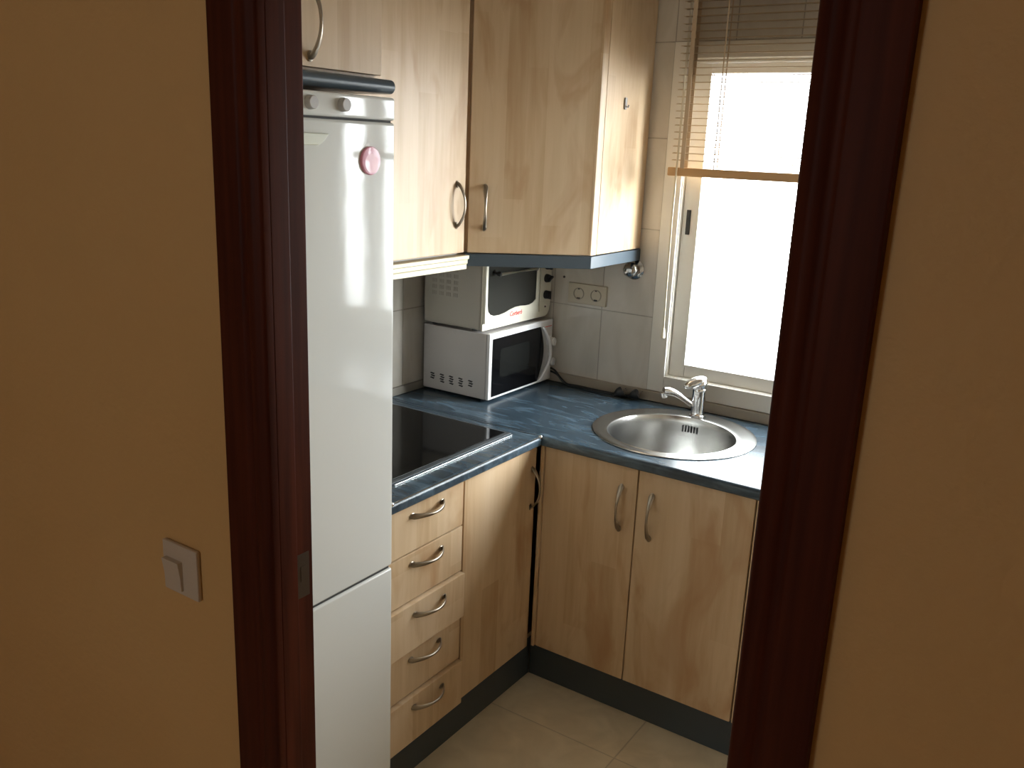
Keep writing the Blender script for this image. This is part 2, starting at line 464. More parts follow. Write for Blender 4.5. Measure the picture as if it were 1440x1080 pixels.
# ------------------------------------------------------------------ kitchen window
win = struct('window_1', 'white sliding window above the sink', loc=(1.33, 0, 0.91))
def ring(bm, x0, x1, z0, z1, wx, wz0, wz1, y0, y1, bev=0.002):
    box(bm, x0, x0 + wx, y0, y1, z0, z1, bev); box(bm, x1 - wx, x1, y0, y1, z0, z1, bev)
    box(bm, x0 + wx, x1 - wx, y0, y1, z0, z0 + wz0, bev); box(bm, x0 + wx, x1 - wx, y0, y1, z1 - wz1, z1, bev)
bm = BM(); ring(bm, 0.661, 2.28, 0.908, 2.052, 0.061, 0.058, 0.05, -0.010, -0.0003)
obj('window_frame', bm, 'winframe', win)
bm = BM(); ring(bm, 0.70, 2.24, 0.94, 2.02, 0.025, 0.028, 0.03, 0.0, 0.10)
obj('window_lining', bm, 'winframe', win)
for k, (x0, x1, y0) in enumerate(((0.726, 1.36, 0.018), (1.31, 1.934, 0.050), (1.884, 2.214, 0.018))):
    bm = BM(); ring(bm, x0, x1, 0.968, 1.989, 0.056, 0.045, 0.03, y0, y0 + 0.028, 0.003)
    s = obj('sash', bm, 'winframe', win)
    bm = BM(); box(bm, x0 + 0.05, x1 - 0.05, y0 + 0.012, y0 + 0.016, 1.008, 1.964)
    obj('pane', bm, 'glass', s, wn=False)
    if k == 0:
        bm = BM(); box(bm, 0.741, 0.755, y0 - 0.004, y0 + 0.002, 1.452, 1.533, 0.0015)
        obj('latch', bm, 'black', s, label='black recessed sliding latch')
# unseen window added behind the camera to light the hall walls
hw = struct('added_window', 'added white window, unseen at the back of the hall', loc=(0.8, HY, HWZ0))
bm = BM(); ring(bm, HWX0, HWX1, HWZ0, HWZ1, 0.06, 0.06, 0.06, HY - 0.08, HY - 0.02)
box(bm, (HWX0 + HWX1) / 2 - 0.03, (HWX0 + HWX1) / 2 + 0.03, HY - 0.08, HY - 0.02, HWZ0 + .06, HWZ1 - .06)
obj('window_frame', bm, 'winframe', hw)

# ------------------------------------------------------------------ door frame
df = struct('door_1', 'dark varnished wooden door frame', loc=(1.33, -1.93, 0))
def casing_profile(x_out, x_in):
    s = 1 if x_in > x_out else -1; wdt = abs(x_in - x_out)
    P = [(0, 0.0), (0, .015), (.003, .0165), (.030, .0175), (.047, .018), (.050, .0165), (.053, .0155), (.058, .0155), (.061, .0165), (.065, .0185), (.072, .0195), (.076, .0185), (.079, .0165), (.083, .0160), (.0865, .0145), (.0885, .011), (.0885, 0)]
    P = [(u / .0885 * wdt, v) for u, v in P]
    return [(x_out + s * u, WY - v) for u, v in P]
for xo, xi in ((0.890, 0.984), (1.759, 1.680)):
    bm = BM()
    prism(bm, casing_profile(xo, xi), (0, 0, 0.0), (1, 0, 0), (0, 1, 0), (0, 0, 1), 2.03)
    obj('casing', bm, 'mahogany', df)
bm = BM()
box(bm, 0.890, 1.759, WY - 0.018, WY, 2.03, 2.12, 0.003)
obj('head_casing', bm, 'mahogany', df)
bm = BM()
box(bm, 0.951, 0.984, WY + 0.0005, -1.928, 0, 2.06, 0.002); box(bm, 0.951, 0.973, -1.928, -1.888, 0, 2.06, 0.002)
lj = obj('jamb', bm, 'mahogany', df)
bm = BM(); box(bm, 0.9725, 0.9740, -1.920, -1.896, 1.022, 1.096, 0.0006)
box(bm, 0.9735, 0.9748, -1.914, -1.902, 1.05, 1.075)
obj('strike_plate', bm, 'brass', lj, label='dull brass strike plate')
bm = BM()
box(bm, 1.680, 1.715, WY + 0.0005, -1.928, 0, 2.06, 0.002); box(bm, 1.691, 1.715, -1.928, -1.888, 0, 2.06, 0.002)
obj('jamb', bm, 'mahogany', df)
bm = BM(); box(bm, 0.984, 1.680, WY + 0.0005, -1.888, 2.03, 2.065, 0.002)
obj('head_jamb', bm, 'mahogany', df)

# ------------------------------------------------------------------ light switch
t = thing('light_switch', 'small ivory light switch on the ochre wall left of the doorway', 'light switch', (0.752, WY, 0.977))
bm = BM(); box(bm, 0.708, 0.796, WY - 0.009, WY - 0.0003, 0.977, 1.066, 0.003)
obj('cover_plate', bm, 'switch', t)
bm = BM()
prism(bm, [(0.986, 0), (0.986, .0095), (1.010, .0105), (1.038, .0145), (1.038, 0)], (0.717, WY - 0.004, 0), (0, 0, 1), (0, -1, 0), (1, 0, 0), 0.042, 0.001)
obj('rocker', bm, 'switch', t)

# ------------------------------------------------------------------ refrigerator
FX = 0.620
t = thing('refrigerator', 'tall glossy white fridge freezer standing beside the drawers', 'refrigerator', (0.32, -1.57, 0))
FY0, FY1 = -1.842, -1.297
bm = BM(); box(bm, 0.0, 0.553, FY0, FY1 + 0.003, 0.03, 1.797, 0.004)
for y in (FY0 + .06, FY1 - .06):
    for x in (.08, .5): lathe(bm, [(0, 0), (.02, 0), (.018, .031)], (x, y, 0.0), seg=16)
obj('body', bm, 'fridge', t)
bm = BM(); box(bm, 0.558, FX, FY0, FY1, 0.7255, 1.7500, 0.007, 4)
ud = obj('fridge_door', bm, 'fridge', t)
bm = BM(); prism(bm, [(-1.60, 1.722), (-1.497, 1.722), (-1.512, 1.707), (-1.525, 1.700), (-1.60, 1.698)], (FX - 0.002, 0, 0), (0, 1, 0), (0, 0, 1), (1, 0, 0), 0.010, 0.002)
obj('grip', bm, 'grip', ud, label='pale greenish moulded grip')
bm = BM(); box(bm, 0.558, FX, FY0, FY1, 0.09, 0.7195, 0.007, 4)
obj('freezer_door', bm, 'fridge', t)
bm = BM(); box(bm, 0.553, FX - 0.006, FY0 + .006, FY1 - .008, 0.716, 0.731)
obj('door_gap_shade', bm, 'gap', t)  # dark filler painting the shade between the two doors
bm = BM(); box(bm, 0.554, FX, FY0, FY1, 1.7540, 1.80, 0.006, 3)
cp = obj('control_panel', bm, 'fridge', t)
bm = BM(); box(bm, 0.553, FX - 0.008, FY0 + .004, FY1 - .006, 1.746, 1.757)
obj('panel_gap_shade', bm, 'gap', t)  # dark filler painting the shade below the control panel
for y in (-1.454, -1.541):
    bm = BM(); lathe(bm, [(0, 0), (.0135, 0), (.0125, .012), (.011, .0135), (0, .0135)], (FX - 0.0005, y, 1.778), (1, 0, 0), 24)
    obj('dial', bm, 'dial', cp)
bm = BM(); box(bm, 0.50, 0.57, FY0 + .02, FY1 - .02, 0.01, 0.085)
obj('kick_panel', bm, 'fridge_panel', t)

bm = BM(); lathe(bm, [(0, 0), (.0285, 0), (.0285, .004), (.027, .0055), (.020, .0062), (0, .0062)], (FX + 0.0005, -1.377, 1.672), (1, 0, 0), 40)
mg = thing('fridge_magnet', 'round pink magnet stuck on the upper fridge door', 'magnet', (FX, -1.377, 1.672))
obj('disc', bm, 'pink', mg)
bm = BM(); lathe(bm, [(.0195, 0), (.0195, .0006), (0, .0008)], (FX + 0.0062, -1.377, 1.667), (1, 0, 0), 36)
obj('picture', bm, 'pinklight', mg)

# ------------------------------------------------------------------ wall cabinets
UT = 2.25
# over the fridge
t = thing('wall_cabinet', 'maple cabinet over the fridge with thick blue front board', 'cabinet', (0.29, -1.58, 1.806))
OY0, OY1 = -1.86, -1.294
bm = BM(); carcass(bm, WLX + 0.002, 0.558, OY0, OY1, 1.84, UT)
obj('carcass', bm, 'maple', t)
bm = BM(); box(bm, 0.560, 0.580, OY0 + .002, OY1 - .001, 1.845, UT, 0.003)
d = obj('door', bm, 'maple', t)
bow_handle((0.580, -1.500, 1.926), (0, 0, 1), (1, 0, 0), d, L=0.135)
bm = BM()
prof = [(WLX + .002, 1.809), (WLX + .002, 1.838), (0.586, 1.838)] + [(0.586 + 0.0145 * sin(a), 1.8235 + 0.0145 * cos(a)) for a in [k * pi / 8 for k in range(1, 8)]] + [(0.586, 1.809)]
prism(bm, prof, (0, OY0, 0), (1, 0, 0), (0, 0, 1), (0, 1, 0), OY1 - OY0 + 0.018)
obj('front_board', bm, 'pelmet', t, label='dark blue rounded board')

# hood cabinet
UX = 0.295
t = thing('wall_cabinet', 'maple wall cabinet with one door above the cream cooker hood', 'cabinet', (0.15, -0.91, 1.394))
HY0, HY1 = -1.205, -0.608
bm = BM(); carcass(bm, WLX + 0.002, UX - 0.021, HY0, HY1, 1.394, UT)
obj('carcass', bm, 'maple', t)
bm = BM(); box(bm, UX - 0.019, UX, HY0 + .002, HY1 - .001, 1.394, UT, 0.003)
d = obj('door', bm, 'maple', t)
bow_handle((UX, -0.652, 1.538), (0, 0, 1), (1, 0, 0), d)
# pull-out hood under it
t = thing('cooker_hood', 'cream cooker hood front under the wall cabinet beside the fridge', 'cooker hood', (0.15, -0.91, 1.345))
bm = BM(); box(bm, WLX + .002, 0.27, HY0, HY1, 1.35, 1.391, 0.002)
obj('body', bm, 'dial', t)
bm = BM()
prof = [(0.272, 1.345), (0.272, 1.387), (0.312, 1.387), (0.312, 1.377), (0.307, 1.374), (0.307, 1.363), (0.303, 1.359), (0.303, 1.345)]
prism(bm, prof, (0, HY0, 0), (1, 0, 0), (0, 0, 1), (0, 1, 0), HY1 - HY0 + 0.003)
obj('front_rail', bm, 'cream', t)

# corner cabinet with diagonal door
t = thing('corner_wall_cabinet', 'maple corner cabinet with slanted door over the small oven', 'cabinet', (0.25, -0.22, 1.352))
P1, P2 = Vector((0.298, -0.602, 0)), Vector((0.588, -0.347, 0))
dv = (P2 - P1).normalized(); nv = Vector((dv.y, -dv.x, 0))
bm = BM()
Q1 = P1 - nv * 0.021; Q2 = P2 - nv * 0.021
poly = [(WLX + 0.003, -0.003), (WLX + 0.003, -0.598), (0.274, -0.598), (0.570, -0.338), (0.570, -0.003)]
prism(bm, poly, (0, 0, 1.394), (1, 0, 0), (0, 1, 0), (0, 0, 1), UT - 1.394)
obj('carcass', bm, 'maple', t)
W = (P2 - P1).length
bm = BM()
prism(bm, [(0.003, 0), (W - 0.004, 0), (W - 0.004, 0.018), (0.003, 0.018)], P1 - nv * 0.018 + Vector((0, 0, 1.394)), dv, nv, (0, 0, 1), UT - 1.394, 0.003)
d = obj('door', bm, 'maple', t)
bow_handle(P1 + dv * 0.052 + Vector((0, 0, 1.530)), (0, 0, 1), nv, d, bow=0.026)
bm = BM()
prism(bm, [(0.570, -0.352), (0.583, -0.352), (0.589, -0.347), (0.591, -0.340), (0.591, -0.316), (0.588, -0.312), (0.570, -0.312)], (0, 0, 1.394), (1, 0, 0), (0, 1, 0), (0, 0, 1), UT - 1.394, 0.001)
obj('corner_post', bm, 'maple', t)
bm = BM(); box(bm, 0.5705, 0.590, -0.3105, -0.003, 1.394, UT, 0.002)
obj('side_panel', bm, 'maple', t)
bm = BM()
a = Vector((0.296, -0.606, 0)); b = Vector((0.594, -0.350, 0)); e = Vector((0.594, -0.004, 0))
ia = Vector((0.282, -0.590, 0)); ib = Vector((0.576, -0.340, 0)); ie = Vector((0.576, -0.004, 0))
prism(bm, [(v.x, v.y) for v in (a, b, e, ie, ib, ia)], (0, 0, 1.353), (1, 0, 0), (0, 1, 0), (0, 0, 1), 0.038, 0.002)
obj('light_pelmet', bm, 'pelmet', t, label='blue grey strip along the bottom edge')

bm = BM(); box(bm, 0.5905, 0.5955, -0.196, -0.183, 1.836, 1.872, 0.002)
tube(bm, [(0.5945, -0.1895, 1.846), (0.602, -0.1895, 1.843), (0.604, -0.1895, 1.850)], 0.0025, 8)
tag(obj('adhesive_hook', bm, 'greyclip', None, (0.5905, -0.19, 1.836)), 'tiny grey hook stuck on the side panel of the corner cabinet', 'hook')

# ------------------------------------------------------------------ base cabinets
DXF, DYF = 0.584, -0.578
t = thing('drawer_cabinet', 'maple unit of five drawers between fridge and corner cupboard', 'drawers', (0.3, -1.12, 0.15))
bm = BM(); carcass(bm, 0.02, 0.558, -1.279, -0.966, 0.15, 0.838)
obj('carcass', bm, 'maple', t)
tops = [0.836, 0.7025, 0.565, 0.427, 0.289]; bots = [0.7055, 0.568, 0.430, 0.292, 0.150]
outs = [0, 0, 0.013, 0, 0.013]
for k in range(5):
    x1 = DXF + outs[k]
    bm = BM(); box(bm, 0.5615 + outs[k], x1, -1.278, -0.967, bots[k], tops[k], 0.003)
    if outs[k]: box(bm, 0.30, 0.5615 + outs[k], -1.25, -0.995, bots[k] + 0.02, tops[k] - 0.03)
    dr = obj('drawer', bm, 'maple', t)
    bow_handle((x1, -1.1235, tops[k] - 0.031), (0, 1, 0), (1, 0, 0), dr)

t = thing('base_cabinet', 'maple base cupboard with single door in the corner', 'cabinet', (0.3, -0.5, 0.15))
bm = BM(); carcass(bm, 0.02, 0.558, -0.963, -0.03, 0.15, 0.838)
obj('carcass', bm, 'maple', t)
bm = BM(); box(bm, 0.5615, DXF, -0.962, -0.598, 0.150, 0.836, 0.003)
d = obj('door', bm, 'maple', t)
bow_handle((DXF, -0.622, 0.706), (0, 0, 1), (1, 0, 0), d, L=0.135)

def door_unit(label, x0, x1, xm, handles, name='base_cabinet', fill=True):
    t = thing(name, label, 'cabinet', ((x0 + x1) / 2, -0.3, 0.15))
    bm = BM(); carcass(bm, x0, x1, -0.555, -0.03, 0.15, 0.838, open_axis='y')
    obj('carcass', bm, 'maple', t)
    if fill:
        bm = BM(); box(bm, 0.590, 0.6005, -0.586, -0.5565, 0.150, 0.836, 0.002)
        obj('filler_strip', bm, 'maple', t)
    for (a, b, hx, hz) in ((x0 + .004, xm - .0015, handles[0], 0.704), (xm + .0015, x1 - .002, handles[1], 0.700)):
        bm = BM(); box(bm, a, b, DYF, -0.556, 0.150, 0.836, 0.003)
        d = obj('door', bm, 'maple', t)
        bow_handle((hx, DYF, hz), (0, 0, 1), (0, -1, 0), d, L=0.142, bow=0.026)
    return t
door_unit('maple base cabinet with two doors under the round sink', 0.598, 1.262, 0.9165, (0.867, 0.965))
bm = BM(); box(bm, 1.264, KX - 0.002, -0.578, -0.03, 0.15, 0.838, 0.003)
tag(obj('base_cabinet', bm, 'maple', None, (1.7, -0.3, 0.15)), 'maple base cabinet right of the sink cabinet by the right wall', 'cabinet')

bm = BM(); box(bm, 0.530, 0.547, -1.280, -0.521, 0.0, 0.149, 0.001)
tag(obj('plinth', bm, 'plinth', None, (0.54, -0.9, 0)), 'dark slate kickboard under the drawers', 'kickboard')
bm = BM(); box(bm, 0.548, KX - 0.002, -0.521, -0.504, 0.0, 0.149, 0.001)
tag(obj('plinth', bm, 'plinth', None, (1.2, -0.51, 0)), 'dark slate kickboard under the sink cabinet', 'kickboard')

# ------------------------------------------------------------------ worktop
t = thing('worktop', 'blue streaked L-shaped worktop over the base cabinets', 'worktop', (0.3, -0.6, 0.84))
SC = Vector((0.894, -0.315)); 
def nosing(r=0.012, thick=0.03):
    p = [(0, 0), (0, thick)]
    for k in range(1, 6): p.append((r * sin(k * pi / 10) + 0.0, thick - r + r * cos(k * pi / 10)))
    p += [(r, 0.004), (r - 0.004, 0)]
    return p
# sink run with round cut-out
bm = BM()
y0, y1, x0, x1 = -0.588, -0.001, WLX + 0.001, KX - 0.001
outer = [bm.verts.new(v) for v in ((x0, y0, 0.84), (x1, y0, 0.84), (x1, y1, 0.84), (x0, y1, 0.84))]
circ = [bm.verts.new((0.893 + 0.225 * cos(2 * pi * k / 64), -0.295 + 0.225 * sin(2 * pi * k / 64), 0.84)) for k in range(64)]
es = [bm.edges.new((outer[i], outer[(i + 1) % 4])) for i in range(4)] + [bm.edges.new((circ[i], circ[(i + 1) % 64])) for i in range(64)]
r = bmesh.ops.triangle_fill(bm, use_beauty=True, use_dissolve=False, edges=es)
fs = [g for g in r['geom'] if isinstance(g, bmesh.types.BMFace)]
# drop anything filled inside the hole
bad = [f for f in bm.faces if (f.calc_center_median().xy - Vector((0.893, -0.295))).length < 0.2 and all((v.co.xy - Vector((0.893, -0.295))).length < 0.23 for v in f.verts)]
if bad: bmesh.ops.delete(bm, geom=bad, context='FACES_ONLY')
ext = bmesh.ops.extrude_face_region(bm, geom=list(bm.faces))
bmesh.ops.translate(bm, verts=[g for g in ext['geom'] if isinstance(g, bmesh.types.BMVert)], vec=(0, 0, 0.03))
bmesh.ops.recalc_face_normals(bm, faces=bm.faces)
prism(bm, nosing(), (0.600, -0.588, 0.84), (0, -1, 0), (0, 0, 1), (1, 0, 0), KX - 0.601)
obj('sink_slab', bm, 'worktop', t)
bm = BM()
box(bm, WLX + 0.001, 0.588, -1.282, -0.601, 0.84, H)
prism(bm, nosing(), (0.588, -1.282, 0.84), (1, 0, 0), (0, 0, 1), (0, 1, 0), 0.681)
box(bm, WLX + 0.001, 0.588, -0.601, -0.588, 0.84, H - 0.0006)
obj('hob_slab', bm, 'worktop', t)
bm = BM(); box(bm, 0.02, 0.597, -0.6022, -0.5998, H - 0.001, H + 0.0012)
obj('joint_strip', bm, 'hobtrim', t, label='thin grey joint strip')
bm = BM(); tube(bm, [(0.5965, -1.275, H - 0.0015), (0.5965, -0.606, H - 0.0015)], 0.0021, 8)
for y in (-1.276, -0.604): ellipsoid(bm, (0.5975, y, H - 0.001), (0.0062, 0.0062, 0.0062))
obj('edge_strip', bm, 'alu', t, label='thin bright metal edge strip')

# hob
t = thing('hob', 'black glass hob set into the worktop beside the fridge', 'hob', (0.28, -0.92, H))
bm = BM(); box(bm, 0.036, 0.516, -1.184, -0.642, H + 0.0003, H + 0.004, 0.001)
obj('trim_frame', bm, 'hobtrim', t)
bm = BM(); box(bm, 0.050, 0.502, -1.170, -0.656, H + 0.004, H + 0.007, 0.0012)
obj('glass_plate', bm, 'hobglass', t)
bm = BM(); box(bm, 0.5240, 0.5275, -1.184, -0.652, H + 0.0003, H + 0.0038, 0.0012)
obj('front_bar', bm, 'alu', t, label='slim polished metal front bar')

# ------------------------------------------------------------------ sink and tap
t = thing('sink', 'round stainless steel sink let into the blue worktop', 'sink', (0.893, -0.295, H))
c0 = (0.893, -0.294, 0); sh = (0.001, -0.021, 0)
bm = BM()
prof = [(.2535, H + .0004), (.2525, H + .003), (.246, H + .0055), (.236, H + .0048), (.21, H + .0040, (0, -.012, 0)), (.2005, H + .0052, (0, -.019, 0)), (.197, H + .0035, sh), (.1945, H - .003, sh), (.1925, H - .02, sh),
        (.190, H - .07, sh), (.186, H - .12, sh), (.178, H - .140, sh), (.160, H - .150, sh), (.05, H - .155, sh), (0, H - .156, sh)]
lathe(bm, prof, c0, seg=96)
ob = obj('basin', bm, 'steel', t, wn=False)
ob.modifiers.new('thick', 'SOLIDIFY').thickness = 0.0008
bm = BM(); lathe(bm, [(.042, 0), (.042, .003), (.03, .004), (.026, .001), (0, .0015)], (0.894, -0.315, H - .1545), seg=32)
obj('drain', bm, 'steel', t)
bm = BM()
for k in range(6):
    an = pi / 2 + 0.075 - (k - 2.5) * 0.051
    cx, cy = 0.894 + 0.1902 * cos(an), -0.315 + 0.1902 * sin(an)
    q = Matrix.Rotation(an, 3, 'Z')
    m = Matrix.Translation((cx, cy, H - 0.034)) @ q.to_4x4() @ Matrix.Diagonal((0.004, 0.0048, 0.022, 1))
    bmesh.ops.create_cube(bm, size=1, matrix=m)
obj('overflow_grille', bm, 'black', t)

t = thing('faucet', 'chrome mixer tap standing behind the round sink', 'tap', (0.885, -0.086, H + .005))
fc = (0.885, -0.086)
bm = BM(); lathe(bm, [(0, 0), (.027, 0), (.027, .004), (.0235, .007), (.0225, .012), (.0225, .083), (.0235, .085), (.0235, .092), (.0215, .096), (0, .097)], (*fc, H + .005), seg=32)
fb = obj('body', bm, 'chrome', t, wn=False)
bm = BM()
lathe(bm, [(0, 0), (.0225, 0), (.0240, .010), (.0225, .022), (.016, .032), (0, .037)], (*fc, H + .101), seg=32)
R1 = Matrix.Rotation(radians(228), 3, 'Z') @ Matrix.Rotation(radians(20), 3, 'Y')
ellipsoid(bm, (fc[0] - 0.012, fc[1] - 0.014, H + .119), (0.042, 0.0225, 0.0165), R1, 24)
obj('lever', bm, 'chrome', t, wn=False)
bm = BM()
pts = [(0.880, -0.092, 0.902), (0.866, -0.104, 0.916), (0.852, -0.118, 0.930), (0.838, -0.133, 0.944), (0.824, -0.148, 0.955), (0.808, -0.164, 0.962), (0.797, -0.175, 0.964)]
tube(bm, pts, [.0105, .0105, .0100, .0100, .0115, .0135, .0120], 16)
obj('spout', bm, 'chrome', t, wn=False)
bm = BM(); lathe(bm, [(0, 0), (.0105, 0), (.0115, .004), (.0115, .018), (.009, .02), (0, .02)], (0.801, -0.171, 0.941), (-0.25, -0.25, 1), seg=20)
obj('aerator', bm, 'chrome', t, wn=False)

# ------------------------------------------------------------------ microwave
t = thing('microwave', 'white microwave with black door standing on the corner worktop', 'microwave', (0.14, -0.21, H))
MX, MY0, MY1, MZ0, MZ1 = 0.271, -0.420, -0.018, 0.878, 1.106
bm = BM(); box(bm, -0.012, MX - 0.014, MY0, MY1, MZ0, MZ1, 0.004)
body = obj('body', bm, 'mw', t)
for x in (0.03, 0.235):
    for y in (MY0 + .03, MY1 - .03):
        bm = BM(); lathe(bm, [(0, 0), (.012, 0), (.012, .0085), (0, .0085)], (x, y, H + 0.0003), seg=16)
        obj('foot', bm, 'black', t)
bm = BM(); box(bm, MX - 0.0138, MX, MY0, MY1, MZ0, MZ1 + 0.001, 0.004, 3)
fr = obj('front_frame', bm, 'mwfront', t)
arc = [(-0.106 + 0.032 * sin(pi * k / 14) - 0.009 * k / 14, 1.088 - 0.2 * k / 14) for k in range(15)]
bm = BM(); prism(bm, [(MY0 + .016, 1.088)] + arc + [(MY0 + .016, 0.888)], (MX - 0.001, 0, 0), (0, 1, 0), (0, 0, 1), (1, 0, 0), 0.003)
dg = obj('door_glass', bm, 'mwglass', t, label='black glass door')
bm = BM()
pp = [(-0.36, 0.955), (-0.36, 1.04), (-0.352, 1.048), (-0.185, 1.048), (-0.177, 1.04), (-0.177, 0.955), (-0.185, 0.947), (-0.352, 0.947)]
prism(bm, pp[::-1], (MX + 0.0019, 0, 0), (0, 1, 0), (0, 0, 1), (1, 0, 0), 0.0006)
obj('viewing_screen', bm, 'mwmesh', dg)
bm = BM()
pts = []; rs = []
for k in range(17):
    s = k / 16
    y = -0.098 + 0.034 * sin(pi * s) - 0.012 * s; z = 1.086 - 0.196 * s
    pts.append((MX + 0.004 + 0.022 * sin(pi * s) ** 0.7, y, z)); rs.append((0.0085 - 0.0035 * abs(2 * s - 1) ** 2, 0.005))
tube(bm, pts, rs, 12, up=(0, 1, 0))
obj('handle', bm, 'mwfront', t, wn=False)
for z in (1.026, 0.952):
    bm = BM(); lathe(bm, [(0, 0), (.019, 0), (.019, .006), (.0165, .009), (.0155, .022), (.013, .024), (0, .024)], (MX - 0.0005, -0.041, z), (1, 0, 0), 28)
    box(bm, MX + .018, MX + .028, -0.0435, -0.0385, z - .014, z + .014, 0.0015)
    obj('knob', bm, 'mwfront', t)
bm = BM(); box(bm, MX - 0.0002, MX + 0.0005, -0.075, -0.028, 1.081, 1.0835)
obj('printed_line', bm, 'red', fr, label='thin red printed line')
for k, x in enumerate((0.030, 0.072, 0.112, 0.153, 0.195)):
    bm = BM(); n = 3 if k in (0, 4) else 4
    for j in range(n):
        z = 0.934 - j * 0.0082 + (0 if k in (0, 4) else 0.001)
        prism(bm, [(-.0105, -.0012), (.006, -.0042), (.0105, .0010), (-.006, .0030)], (x + 0.0025 * (j % 2), MY0 - 0.0006, z), (1, 0, 0), (0, 0, 1), (0, 1, 0), 0.001)
    obj('vent_slots', bm, 'black', body, label='column of dark slanted vent slots')

# ------------------------------------------------------------------ mini oven on the microwave
t = thing('toaster_oven', 'cream mini oven with smoked glass door standing on the microwave', 'oven', (0.12, -0.21, 1.107))
OX, OY0, OY1, OZ0, OZ1 = 0.246, -0.428, -0.004, 1.1145, 1.342
bm = BM(); box(bm, -0.010, OX - 0.010, OY0, OY1, OZ0, OZ1, 0.010, 3)
ob_ = obj('body', bm, 'oven', t)
for x in (0.02, 0.19):
    for y in (OY0 + .03, OY1 - .03):
        bm = BM(); lathe(bm, [(0, 0), (.010, 0), (.010, .008), (0, .008)], (x, y, 1.1072), seg=16)
        obj('foot', bm, 'black', t)
bm = BM()
fp = [(OY0, OZ0), (OY1 - .03, OZ0), (OY1 - .014, OZ0 + .006), (OY1 - .004, OZ0 + .018), (OY1, OZ0 + .034), (OY1, OZ1), (OY0, OZ1)]
prism(bm, fp, (OX - 0.0098, 0, 0), (0, 1, 0), (0, 0, 1), (1, 0, 0), 0.008, 0.002)
obj('front_frame', bm, 'ovenfront', t)
# door with wavy lower window edge
wave = [(-0.392, 1.200), (-0.388, 1.180), (-0.376, 1.168), (-0.355, 1.161), (-0.325, 1.160), (-0.295, 1.164), (-0.265, 1.171), (-0.235, 1.176), (-0.205, 1.176), (-0.175, 1.173), (-0.150, 1.173), (-0.128, 1.178), (-0.112, 1.188)]
YM = lambda y: OY0 + (y + 0.405) * (OY1 - OY0) / 0.397   # spread over the oven's width
wave = [(YM(y), z) for y, z in wave]
dz0, dz1, dy0, dy1 = 1.140, 1.334, YM(-0.403), YM(-0.098)
bm = BM()
prism(bm, [(dy0, dz0), (dy1, dz0), (dy1, dz1)] + [(YM(-0.112), dz1)] + wave[::-1] + [(YM(-0.392), dz1), (dy0, dz1)], (OX - 0.0016, 0, 0), (0, 1, 0), (0, 0, 1), (1, 0, 0), 0.008)
dr = obj('door', bm, 'ovenfront', t)
bm = BM()
prism(bm, wave + [(YM(-0.112), dz1), (YM(-0.392), dz1)], (OX - 0.0014, 0, 0), (0, 1, 0), (0, 0, 1), (1, 0, 0), 0.0055)
obj('glass', bm, 'ovenglass', dr, label='smoked glass with wavy lower edge')
bm = BM(); tube(bm, [(OX + .030, YM(-0.355), 1.303), (OX + .030, YM(-0.150), 1.303)], 0.0055, 12)
h = obj('handle', bm, 'ovenfront', dr)
for y in (YM(-0.358), YM(-0.147)):
    bm = BM(); tube(bm, [(OX + .004, y, 1.307), (OX + .022, y, 1.305), (OX + .032, y + .001, 1.303)], [.009, .0085, .0075], 14)
    obj('handle_mount', bm, 'black', dr, label='black handle mount')
cu = bpy.data.curves.new('logo', 'FONT'); cu.body = 'Corberó'; cu.size = 0.0215; cu.align_x = 'CENTER'; cu.shear = 0.25
cu.extrude = 0.0003; cu.offset = 0.0004; cu.materials.append(M['red'])
tmp = bpy.data.objects.new('lettering', cu); COL.objects.link(tmp)
bpy.context.view_layer.update()
me = bpy.data.meshes.new_from_object(tmp.evaluated_get(bpy.context.evaluated_depsgraph_get()))
bpy.data.objects.remove(tmp); bpy.data.curves.remove(cu)
lg = bpy.data.objects.new('logo', me); COL.objects.link(lg); lg.parent = dr
lg.location = Vector((OX + 0.0068, YM(-0.232), 1.1475)) - wloc(dr); lg.rotation_euler = (pi / 2, 0, pi / 2)
lg['label'] = 'red lettering'
bm = BM()
pp = [(-0.082, 1.136), (-0.036, 1.136), (-0.020, 1.140), (-0.010, 1.152), (-0.0085, 1.165), (-0.0085, OZ1 - .008), (-0.082, OZ1 - .008)]
prism(bm, pp, (OX - 0.0016, 0, 0), (0, 1, 0), (0, 0, 1), (1, 0, 0), 0.004, 0.001)
pn = obj('control_panel', bm, 'ovenfront', t)
for z, an in ((1.303, 0.3), (1.256, -1.15), (1.196, 0)):
    bm = BM(); lathe(bm, [(0, 0), (.0155, 0), (.0155, .005), (.0135, .014), (0, .0145)], (OX + 0.0022, -0.045, z), (1, 0, 0), 28)
    m = Matrix.Translation((OX + 0.018, -0.045, z)) @ Matrix.Rotation(an, 4, 'X') @ Matrix.Diagonal((0.014, 0.0065, 0.029, 1))
    bmesh.ops.create_cube(bm, size=1, matrix=m)
    obj('knob', bm, 'black', pn, label='black knob')
bm = BM(); lathe(bm, [(0, 0), (.004, 0), (.003, .003), (0, .0035)], (OX + 0.0022, -0.045, 1.152), (1, 0, 0), 16)
obj('pilot_light', bm, 'screw', pn)
slotm = plain('oven_vent_shadow', (0.32, 0.30, 0.26), 0.5)
for i in range(4):
    bm = BM()
    for j in range(5):
        for k in range(3):
            x = 0.030 + i * 0.030; z = 1.215 + j * 0.021
            box(bm, x + k * .007, x + k * .007 + .0042, OY0 - 0.0006, OY0 + 0.0004, z, z + .013)
    obj('vent_slots', bm, slotm, ob_, label='faint column of vent slots')

